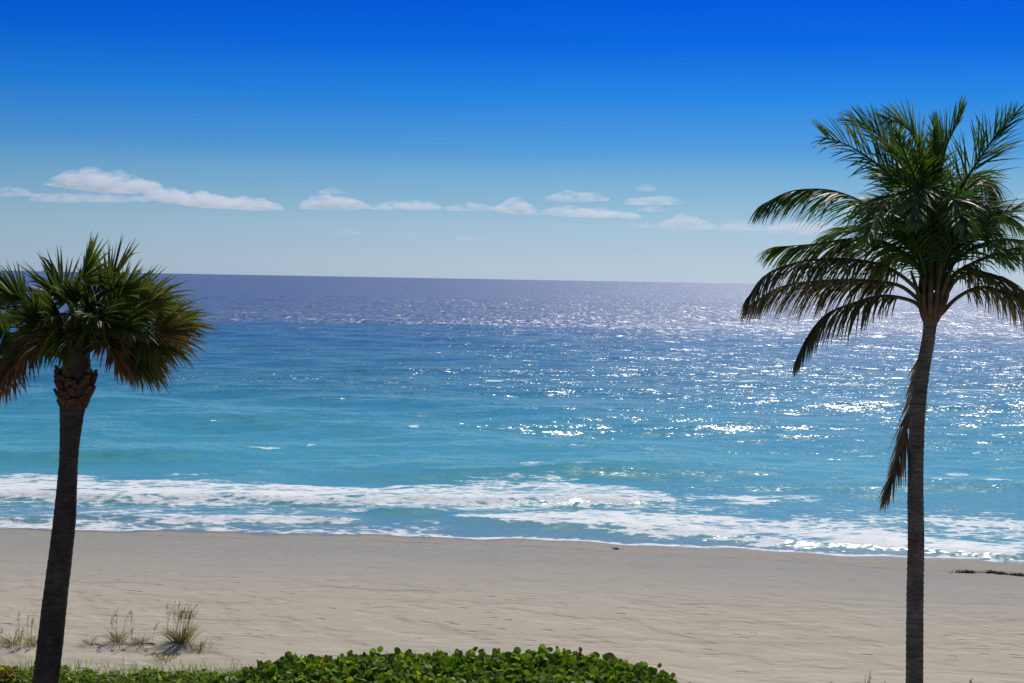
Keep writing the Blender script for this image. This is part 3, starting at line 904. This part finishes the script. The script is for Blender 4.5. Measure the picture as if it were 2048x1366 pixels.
# old leaf bases in a criss-cross round the top of the trunk
rb = random.Random(5)
for k in range(64):
    mb = MB()
    v = rb.random()
    py = 742 + 68 * v
    cx = 156 - 0.085 * (py - 700)
    a = k * 2.399
    d = Vector((math.cos(a), math.sin(a), 0))
    rad = float(np.interp(py, [690, 745, 785, 812], [24, 38, 36, 24])) * YS / FPX
    c = at(cx, py, YS)
    tl = rb.uniform(0.75, 1.25)
    side = Vector((-d.y, d.x, 0))
    u = Vector((0, 0, 1))
    out = (d * 0.34 + u * 0.95).normalized()
    p0 = c + d * rad * 0.8 - u * 0.06
    ln = 0.15 * tl
    ww = 0.066 * rb.uniform(0.8, 1.2)
    vs = []
    for j, (f, wf, th) in enumerate(((0, 1, 0.03), (0.5, 0.85, 0.028), (1.0, 0.55, 0.02))):
        q = p0 + out * ln * f + d * 0.03 * f
        nrm = out.cross(side).normalized()
        for s1, s2 in ((-1, -1), (1, -1), (1, 1), (-1, 1)):
            vs.append(q + side * (ww * wf * s1) + nrm * (th * s2))
    fs = [(0, 3, 2, 1), (8, 9, 10, 11)]
    for j in (0, 4):
        fs += [(j + i, j + (i + 1) % 4, j + 4 + (i + 1) % 4, j + 4 + i) for i in range(4)]
    mb.add(vs, fs, rb.random())
    mb.build("leaf_base", M['boot'], sab)

def fan_leaf(start, mid, tip, parent, mat, spread=100, L=0.85, nseg=46, fold=0.55, droop=0.35, tint=(0.1, 0.7), seed=0, roll=0.0, name="fan_leaf", stalk=0.3):
    """petiole from start over mid to tip (where the blade begins), blade carries on along it"""
    r = random.Random(seed)
    mb = MB()
    C = spline([start, mid, tip], 14)
    mb.tube(C, [0.022 - 0.011 * k / 13 for k in range(14)], 5, stalk)
    T = (C[-1] - C[-2]).normalized()
    up = Vector((0, 0, 1))
    S = T.cross(up)
    if S.length < 0.15:
        S = Vector((1, 0, 0))
    S.normalize()
    N = S.cross(T).normalized()
    Sr = S * math.cos(roll) + N * math.sin(roll)
    N = N * math.cos(roll) - S * math.sin(roll)
    S = Sr
    costa = 0.26
    for i in range(nseg):
        f = (i + 0.5) / nseg * 2 - 1
        a = R(spread) * f + r.gauss(0, 0.05)
        if r.random() < 0.06:
            continue
        back = 1 - abs(f)
        # segments leave the arched costa; outer ones start at its foot
        p = C[-1] + T * (costa * back) - N * (0.10 * back * back)
        d = (T * math.cos(a) + S * math.sin(a) + N * (fold * abs(math.sin(a)) + r.gauss(0, 0.05))).normalized()
        ln = L * 1.06 * (0.72 + 0.28 * back) * r.uniform(0.72, 1.08)
        w = 0.021 * r.uniform(0.85, 1.15)
        Wv = d.cross(N)
        Wv = (Wv.normalized() if Wv.length > 0.05 else S)
        tw = 0.6 if i % 2 else -0.6          # pleats: neighbours tilt opposite ways
        Wv = Matrix.Rotation(tw + r.gauss(0, 0.2), 3, d) @ Wv
        P, ws, q, dd = [], [], p.copy(), d.copy()
        K = 5
        dr = droop * r.uniform(0.6, 1.5) + (r.uniform(0.5, 1.4) if r.random() < 0.14 else 0)
        for j in range(K + 1):
            P.append(q.copy())
            ws.append(Wv * (w * (0.45, 1.0, 1.05, 0.8, 0.42, 0.05)[j]))
            dd = (dd - up * (dr * 0.09 * j)).normalized()
            q = q + dd * (ln / K)
        tb = r.uniform(*tint)
        mb.strip(P, ws, [min(1, tb + 0.25 * (j / K) ** 2 * r.random()) for j in range(K + 1)])
    return mb.build(name, mat, parent)

rs = random.Random(21)
def leaf_to(bx, by, dy, mk, **kw):
    """leaf whose blade begins at pixel (bx, by), dy metres behind the trunk plane"""
    st = at(156 + rs.uniform(-16, 16), 705 + rs.uniform(-18, 20), YS + rs.uniform(-0.12, 0.12))
    en = at(bx, by + 8, YS + dy)
    mid = st.lerp(en, 0.55) + Vector((0, 0, 0.16 + 0.1 * (en - st).length * rs.random()))
    if kw.pop('hang', False):     # old leaf: its stalk arches over and the blade hangs
        mid = st.lerp(en, 0.72)
        mid.z = max(st.z, en.z) + 0.16
    if 'roll' not in kw:
        kw['roll'] = rs.choice((-1, 1)) * rs.gauss(1.25, 0.35) if abs(dy) < 0.75 else rs.gauss(0, 0.5)
    kw.setdefault('seed', rs.randrange(9999))
    return fan_leaf(st, mid, en, sab, M[mk], **kw)

LV = [
    # upright top leaves
    (168, 560, -0.2, 'fan_leaf', dict(spread=62, L=0.74, droop=0.10, tint=(0.3, 0.75))),
    (135, 570, 0.3, 'fan_leaf', dict(spread=60, L=0.78, droop=0.10, tint=(0.2, 0.7))),
    (205, 568, 0.2, 'fan_leaf', dict(spread=60, L=0.72, droop=0.12, tint=(0.2, 0.7))),
    (232, 585, -0.3, 'fan_leaf', dict(spread=70, L=0.74, droop=0.14, tint=(0.4, 0.8))),
    (258, 590, 0.3, 'fan_leaf', dict(spread=62, L=0.76, droop=0.15, tint=(0.2, 0.7))),
    (275, 610, -0.5, 'fan_leaf', dict(spread=75, L=0.7, droop=0.2, tint=(0.4, 0.9))),
    (150, 600, -0.7, 'fan_leaf', dict(spread=80, L=0.7, droop=0.2, tint=(0.1, 0.5))),
    (52, 590, -0.1, 'fan_leaf', dict(spread=60, L=0.74, droop=0.12, tint=(0.2, 0.6))),
    (22, 598, 0.3, 'fan_leaf', dict(spread=66, L=0.8, droop=0.14, tint=(0.3, 0.8))),
    (-5, 610, -0.3, 'fan_leaf', dict(spread=72, L=0.8, droop=0.2, tint=(0.4, 0.9))),
    # right lobe
    (318, 640, 0.1, 'fan_leaf', dict(spread=85, L=0.72, droop=0.3, tint=(0.4, 1.0))),
    (305, 655, -0.5, 'fan_old', dict(spread=85, L=0.75, droop=0.35, tint=(0.0, 0.5))),
    (312, 625, 0.7, 'fan_leaf', dict(spread=80, L=0.72, droop=0.3, tint=(0.3, 0.9))),
    (300, 668, 0.5, 'fan_old', dict(spread=80, L=0.72, droop=0.6, tint=(0.2, 0.9))),
    (285, 672, -0.3, 'fan_leaf', dict(spread=80, L=0.7, droop=0.7, tint=(0.2, 0.7))),
    # hanging right
    (255, 690, -0.2, 'fan_leaf', dict(hang=True, spread=62, L=0.62, droop=0.8, tint=(0.0, 0.5))),
    (268, 690, 0.3, 'fan_old', dict(hang=True, spread=60, L=0.66, droop=0.8, tint=(0.0, 0.8))),
    (222, 688, -0.5, 'fan_dead', dict(hang=True, spread=50, L=0.5, droop=0.8, tint=(0.3, 0.9))),
    (225, 680, 0.5, 'fan_old', dict(hang=True, spread=50, L=0.5, droop=0.8, tint=(0.1, 0.8))),
    # left lobe
    (5, 650, 0.2, 'fan_leaf', dict(spread=85, L=0.75, droop=0.35, tint=(0.2, 0.8))),
    (20, 660, -0.6, 'fan_leaf', dict(spread=85, L=0.72, droop=0.4, tint=(0.0, 0.5))),
    (-40, 640, 0.0, 'fan_leaf', dict(spread=85, L=0.75, droop=0.35)),
    (-60, 665, 0.4, 'fan_old', dict(spread=80, L=0.75, droop=0.6)),
    (38, 712, -0.3, 'fan_dead', dict(hang=True, spread=75, L=0.72, droop=0.9, tint=(0.2, 0.9))),
    (12, 722, 0.2, 'fan_dead', dict(hang=True, spread=72, L=0.74, droop=0.8, tint=(0.3, 1.0))),
    (-8, 715, -0.4, 'fan_old', dict(hang=True, spread=70, L=0.8, droop=0.8, tint=(0.0, 0.6))),
    (-25, 716, 0.5, 'fan_dead', dict(hang=True, spread=70, L=0.8, droop=0.8, tint=(0.1, 0.8))),
    (70, 672, 0.5, 'fan_old', dict(spread=70, L=0.62, droop=1.0, tint=(0.0, 0.6))),
    # middle, towards and away from the viewer
    (120, 620, -1.0, 'fan_leaf', dict(spread=85, L=0.72, droop=0.4, tint=(0.0, 0.45))),
    (190, 622, -1.05, 'fan_leaf', dict(spread=85, L=0.72, droop=0.4, tint=(0.0, 0.5))),
    (80, 630, -0.8, 'fan_leaf', dict(spread=85, L=0.7, droop=0.4, tint=(0.0, 0.5))),
    (235, 640, -0.95, 'fan_leaf', dict(spread=85, L=0.7, droop=0.5, tint=(0.1, 0.6))),
    (95, 660, -0.9, 'fan_old', dict(spread=80, L=0.62, droop=0.9, tint=(0.0, 0.5))),
    (210, 665, -0.95, 'fan_old', dict(spread=80, L=0.6, droop=0.9, tint=(0.0, 0.7))),
    (110, 590, 0.9, 'fan_leaf', dict(spread=80, L=0.72, droop=0.25)),
    (200, 600, 1.0, 'fan_leaf', dict(spread=80, L=0.72, droop=0.25)),
    (80, 620, 0.9, 'fan_leaf', dict(spread=80, L=0.7, droop=0.4)),
    (250, 640, 0.95, 'fan_leaf', dict(spread=80, L=0.7, droop=0.4)),
    (130, 650, 1.1, 'fan_old', dict(spread=80, L=0.65, droop=0.6)),
    (195, 655, 1.1, 'fan_old', dict(spread=80, L=0.65, droop=0.6)),
]
for k in range(32):   # the rest of the crown, all round the bud
    u, a = rs.uniform(-0.62, 0.95), k * 2.399
    rad = rs.uniform(0.42, 0.85)
    q = math.sqrt(1 - u * u)
    cx = 165 + rad * 128 * q * math.cos(a) * 1.25
    cy = 655 - rad * 128 * u * 0.85
    dy = rad * q * math.sin(a) * 1.2
    old = u < 0.0 and rs.random() < 0.75
    LV.append((cx, cy, dy, 'fan_old' if old else 'fan_leaf', dict(spread=78, L=0.63 + 0.0 * u, droop=0.35 - 0.3 * u + (0.6 if u < -0.2 else 0), tint=(0.05, 0.6) if not old else (0.0, 0.8))))
for bx, by, dy, mk, kw in LV:
    o = leaf_to(bx, by, dy, mk, **kw)
    if mk == 'fan_dead':
        o['label'] = "dry brown fan leaf hanging down"

# ------------------------------------------------------------------ plants on the dune
def disc_leaf(mb, c, nrm, r_, t, rr):
    a = nrm.orthogonal().normalized()
    a = Matrix.Rotation(rr.random() * 6.28, 3, nrm) @ a
    b_ = nrm.cross(a)
    n = 8
    cup = rr.uniform(-0.1, 0.35) * r_
    vs = [c.copy()]
    for k in range(n):
        th = 2 * math.pi * k / n
        vs.append(c + a * (math.cos(th) * r_ * 1.05) + b_ * (math.sin(th) * r_ * 0.95) + nrm * (cup * (1 + 0.5 * math.cos(2 * th))))
    mb.add(vs, [(0, 1 + k, 1 + (k + 1) % n) for k in range(n)], t)

def grape_top(px):
    return float(np.interp(px, [430, 480, 540, 575, 640, 700, 800, 900, 1000, 1060, 1120, 1180, 1230, 1290, 1340, 1378],
                           [1352, 1346, 1326, 1314, 1314, 1310, 1304, 1307, 1304, 1307, 1302, 1308, 1314, 1330, 1346, 1362]))

YH = 23.4
c0, c1 = at(440, 1360, YH), at(1378, 1360, YH)
hb = Vector(((c0.x + c1.x) / 2, YH, gz(0, YH)))
hedge = empty("sea_grape_hedge", hb)
tag(hedge, "low green sea grape hedge with round leaves along the bottom of the picture", "hedge")
rg = random.Random(11)
mb, ms = MB(), MB()
for k in range(13000):
    y = YH + rg.uniform(-1.5, 1.25)
    x = rg.uniform(c0.x - 0.1, c1.x + 0.1)
    px = 1024 + FPX * x / y
    ztop = at(px, grape_top(px) + 4, max(y, YH)).z - 0.10 * ((y - YH) / 1.3) ** 2
    ztop += 0.10 * mnoise.noise(Vector((x * 1.6, y * 1.6, 3))) + 0.05 * mnoise.noise(Vector((x * 4.5, y * 4.5, 9)))
    z0 = gz(x, y)
    dep = abs(rg.gauss(0, 0.16))
    z = ztop - 0.05 - dep
    if z < z0 + 0.03:
        continue
    nrm = Vector((rg.gauss(0, 0.5), rg.gauss(-0.25, 0.55), rg.uniform(0.15, 1.0))).normalized()
    t = min(0.86, max(0, rg.gauss(0.45, 0.22)))
    if dep < 0.05 and rg.random() < 0.015:
        t = rg.uniform(0.93, 1)
    disc_leaf(mb, Vector((x, y, z)), nrm, rg.uniform(0.03, 0.082), t, rg)
for k in range(130):   # shoots that stand above the rest
    x = rg.uniform(c0.x + 0.3, c1.x - 0.2)
    y = YH + rg.uniform(-0.4, 0.9)
    px = 1024 + FPX * x / y
    zt = at(px, grape_top(px) + 4, max(y, YH)).z - 0.10 * ((y - YH) / 1.3) ** 2
    hgt = rg.uniform(0.0, 0.08) * (1.6 if rg.random() < 0.12 else 1)
    p0, p1 = Vector((x, y, zt - 0.25)), Vector((x + rg.gauss(0, 0.04), y, zt + hgt))
    ms.tube([p0, p1], [0.008, 0.005], 4, 0.4)
    for j in range(3):
        q = p0.lerp(p1, 0.6 + 0.2 * j) + Vector((rg.gauss(0, 0.05), rg.gauss(0, 0.05), 0))
        red = j == 2 and rg.random() < 0.3
        disc_leaf(mb, q, Vector((rg.gauss(0, 0.5), rg.gauss(-0.6, 0.4), rg.uniform(0.1, 0.7))).normalized(), rg.uniform(0.04, 0.075) * (0.6 if red else 1), rg.uniform(0.94, 1) if red else rg.uniform(0.2, 0.8), rg)
for k in range(160):
    x = rg.uniform(c0.x, c1.x)
    y = YH + rg.uniform(-1.2, 1.0)
    z0 = gz(x, y)
    ms.tube([Vector((x, y, z0)), Vector((x + rg.gauss(0, 0.12), y + rg.gauss(0, 0.12), z0 + 0.6))], [0.014, 0.007], 4, rg.random())
mb.build("foliage", M['grape'], hedge)
ms.build("stem", M['twig'], hedge)["kind"] = "stuff"

# low creeping cover on the dune left of the hedge
cov = MB()
for k in range(15000):
    x = rg.uniform(-9.8, -3.9)
    y = rg.uniform(22.3, 25.6)
    edge = 25.3 + 0.35 * mnoise.noise(Vector((x * 0.9, 0, 5))) + 0.25 * mnoise.noise(Vector((x * 3, 0, 8)))
    if y > edge:
        continue
    z = gz(x, y) + rg.uniform(0.01, 0.22) * (1 - 0.5 * max(0, y - edge + 0.6))
    nrm = Vector((rg.gauss(0, 0.5), rg.gauss(-0.2, 0.5), rg.uniform(0.2, 1))).normalized()
    disc_leaf(cov, Vector((x, y, z)), nrm, rg.uniform(0.018, 0.045), min(0.9, max(0, rg.gauss(0.5, 0.25))), rg)
for k in range(5500):
    x = rg.uniform(-9.8, -3.6)
    y = rg.uniform(22.6, 25.6 + 0.5 * rg.random() ** 3)
    z = gz(x, y)
    p = Vector((x, y, z))
    h_ = rg.uniform(0.12, 0.3)
    lean = Vector((rg.gauss(0, 0.3), rg.gauss(0, 0.3), 1)).normalized()
    P = [p, p + lean * h_ * 0.6, p + lean * h_ + Vector((lean.x, lean.y, -0.2)) * h_ * 0.3]
    wv = Vector((rg.gauss(0, 1), rg.gauss(0, 1), 0)).normalized() * 0.006
    cov.strip(P, [wv, wv * 0.8, wv * 0.1], rg.uniform(0.3, 0.9))
o = cov.build("ground_cover", M['cover'])
tag(o, "creeping green ground cover on the dune around the cabbage palm's foot", "ground cover", kind='stuff')

# leafy bush at the left edge
bp = Vector((at(18, 1366, 23.6).x, 23.6, 0))
bp.z = gz(bp.x, bp.y)
bush = empty("dune_bush", bp)
tag(bush, "small leafy bush with reddish tips left of the cabbage palm's trunk", "bush")
mb, ms = MB(), MB()
for k in range(1500):
    x = bp.x + rg.gauss(-0.15, 0.42)
    y = bp.y + rg.gauss(0, 0.35)
    rr_ = math.hypot((x - bp.x + 0.15) / 0.8, (y - bp.y) / 0.7)
    if rr_ > 1.2:
        continue
    z = bp.z + rg.uniform(0.05, 0.66) * (1.05 - 0.5 * rr_) + 0.06 * mnoise.noise(Vector((x * 4, y * 4, 1)))
    disc_leaf(mb, Vector((x, y, z)), Vector((rg.gauss(0, 0.5), rg.gauss(-0.3, 0.5), rg.uniform(0.1, 1))).normalized(), rg.uniform(0.03, 0.06),
              rg.uniform(0.95, 1) if (z - bp.z > 0.5 and rg.random() < 0.4) else min(0.88, max(0, rg.gauss(0.5, 0.22))), rg)
for k in range(16):
    ms = MB()
    ms.tube([bp + Vector((rg.gauss(-0.1, 0.1), rg.gauss(0, 0.1), 0)), bp + Vector((rg.gauss(-0.15, 0.3), rg.gauss(0, 0.25), rg.uniform(0.3, 0.6)))], [0.012, 0.005], 4, 0.5)
    ms.build("stem", M['twig'], bush)
mb.build("foliage", M['cover'], bush)

def oats(px, py, Y, nblade, bl, nstalk, sh, label, seed, spread=0.16, wind=(-0.12, 0)):
    r = random.Random(seed)
    p = at(px, py, Y)
    p.z = gz(p.x, Y) - 0.02
    root = empty("sea_oats", p)
    tag(root, label, "grass clump", "sea oats clumps along the dune foot")
    b_ = MB()
    for k in range(nblade):
        a = r.random() * 6.28
        d = Vector((math.cos(a), math.sin(a), 0))
        q = p + d * abs(r.gauss(0, spread * 0.5))
        ln = bl * r.uniform(0.6, 1.1)
        dd = (d * r.uniform(0.2, 0.75) + Vector((wind[0], 0, 1))).normalized()
        P, ws = [], []
        wv = dd.cross(Vector((r.gauss(0, 1), r.gauss(0, 1), 0.2))).normalized() * 0.0065
        for j in range(6):
            P.append(q.copy())
            ws.append(wv * (0.8, 0.8, 0.7, 0.55, 0.35, 0.1)[j])
            dd = (dd + Vector((d.x * 0.1, d.y * 0.1, -0.24 * j / 3))).normalized()
            q = q + dd * ln / 5
        b_.strip(P, ws, min(1, max(0, r.gauss(0.58, 0.24))))
    b_.build("blades", M['oats'], root)
    for k in range(nstalk):
        s_ = MB()
        q = p + Vector((r.gauss(0, spread), r.gauss(0, spread * 0.6), 0))
        h_ = sh * r.uniform(0.75, 1.05)
        lean = Vector((r.gauss(0.05, 0.12), r.gauss(0, 0.08), 1)).normalized()
        C = [q, q + lean * h_ * 0.5, q + lean * h_ * 0.85 + Vector((0.01, 0, 0)), q + lean * h_ + Vector((0.05 * r.uniform(0.3, 1.4), 0, -0.02))]
        C = spline(C, 8)
        s_.tube(C, [0.0042, 0.004, 0.0038, 0.0034, 0.003, 0.003, 0.0025, 0.002], 4, r.uniform(0.55, 0.9))
        for j in range(26):
            e = r.uniform(0.66, 1.0) * 7
            i0 = min(6, int(e))
            c = C[i0].lerp(C[i0 + 1], e - i0)
            d = Vector((r.gauss(0.25, 0.7), r.gauss(0, 0.7), r.uniform(-0.5, 0.7))).normalized()
            w_ = d.cross(Vector((0, 0, 1))).normalized() * 0.008
            s_.strip([c, c + d * 0.025, c + d * 0.055 + Vector((0, 0, -0.012))], [w_ * 0.3, w_, w_ * 0.15], r.uniform(0.6, 1))
        s_.build("seed_stalk", M['oats'], root)
    return root

oats(362, 1314, 28.2, 200, 0.55, 26, 0.84, "tallest sea oats clump with many pale seed stalks, right of the cabbage palm", 1, 0.17)
oats(236, 1314, 28.1, 90, 0.42, 5, 0.72, "sparser sea oats clump between cabbage palm trunk and the tallest clump", 2, 0.16)
oats(282, 1316, 28.0, 60, 0.30, 2, 0.5, "small short sea oats tuft just left of the tallest clump", 3, 0.14)
oats(400, 1317, 27.9, 60, 0.34, 0, 0.4, "low stalkless grass tuft at the right foot of the tallest clump", 4, 0.16)
oats(178, 1320, 27.9, 40, 0.25, 0, 0.6, "small low grass tuft close right of the cabbage palm trunk", 5, 0.12)
oats(25, 1322, 27.4, 90, 0.34, 4, 0.42, "wide hazy grass clump at the photo's left edge", 6, 0.26)
oats(66, 1318, 27.5, 60, 0.35, 5, 0.75, "thin stalky grass clump touching the cabbage palm trunk's left side", 7, 0.12)
oats(330, 1336, 26.6, 70, 0.25, 0, 0.3, "low dull grass tuft on the shaded sand before the tallest clump", 8, 0.3)

def dead_weed(px, py, Y, h_, label, seed):
    r = random.Random(seed)
    p = at(px, py, Y)
    p.z = gz(p.x, Y) - 0.01
    b_ = MB()
    for k in range(3):
        lean = Vector((r.gauss(0.0, 0.25), r.gauss(0, 0.2), 1)).normalized()
        hh = h_ * (1 if k == 0 else r.uniform(0.4, 0.7))
        C = spline([p, p + lean * hh * 0.5 + Vector((r.gauss(0, 0.02), 0, 0)), p + lean * hh], 6)
        b_.tube(C, [0.009, 0.008, 0.007, 0.006, 0.005, 0.003], 4, r.random())
        for j in range(9):
            c = C[r.randrange(1, 6)]
            d = Vector((r.gauss(0, 0.8), r.gauss(0, 0.8), r.uniform(0, 0.8))).normalized()
            w_ = d.cross(Vector((0.3, 0.2, 1))).normalized() * 0.008
            b_.strip([c, c + d * 0.04, c + d * 0.08], [w_ * 0.5, w_, w_ * 0.1], r.random())
    o = b_.build("dead_weed", M['twig'], origin=p)
    tag(o, label, "dead plant", "dead weeds at the coconut palm's foot")
Yw = 25.75
dead_weed(1732, 1366, Yw, 0.36, "tallest dead weed stalk, left of the coconut palm's foot", 1)
dead_weed(1702, 1367, Yw, 0.14, "short dead weed stub left of the tallest dead weed", 2)
dead_weed(1772, 1367, Yw, 0.16, "short dead weed stub between tallest dead weed and coconut palm trunk", 3)
dead_weed(1942, 1367, Yw, 0.22, "taller dead weed right of the coconut palm trunk", 4)
dead_weed(1960, 1367, Yw, 0.17, "dead weed just right of its taller neighbour beyond the trunk", 5)
dead_weed(2040, 1367, Yw, 0.12, "dead weed stub in the photo's bottom right corner", 6)
dead_weed(1664, 1368, Yw, 0.10, "shortest dead weed stub, leftmost of those by the coconut palm", 7)

# seaweed on the drift line
def seaweed(px, py, w_, label, seed):
    r = random.Random(seed)
    p = on_level(px, py, 0.25)
    p.z = gz(p.x, p.y)
    b_ = MB()
    for k in range(int(220 * min(1, w_ / 0.2) ** 1.3) + 14):
        q = p + Vector((r.gauss(0, w_), r.gauss(0, 0.09), 0))
        q.z = gz(q.x, q.y) + r.uniform(0.0, 0.07)
        d = Vector((r.gauss(0, 1), r.gauss(0, 0.5), r.uniform(-0.1, 0.12))).normalized()
        wv = d.cross(Vector((0, 0.3, 1))).normalized() * r.uniform(0.012, 0.03)
        b_.strip([q, q + d * 0.06, q + d * 0.12 - Vector((0, 0, 0.02))], [wv * 0.6, wv, wv * 0.3], r.random())
    o = b_.build("seaweed_clump", M['weed'], origin=p)
    tag(o, label, "seaweed", "seaweed clumps on the drift line")
seaweed(1932, 1147, 0.2, "longest dark seaweed clump on the drift line right of the coconut palm", 1)
seaweed(1982, 1148, 0.12, "compact black seaweed clump, middle one on the right drift line", 2)
seaweed(2003, 1151, 0.10, "small seaweed clump right of the compact black one", 3)
seaweed(2036, 1154, 0.15, "seaweed clump on the drift line at the photo's right edge", 4)
seaweed(1232, 1092, 0.05, "lone small dark seaweed clump near the water at mid beach", 5)
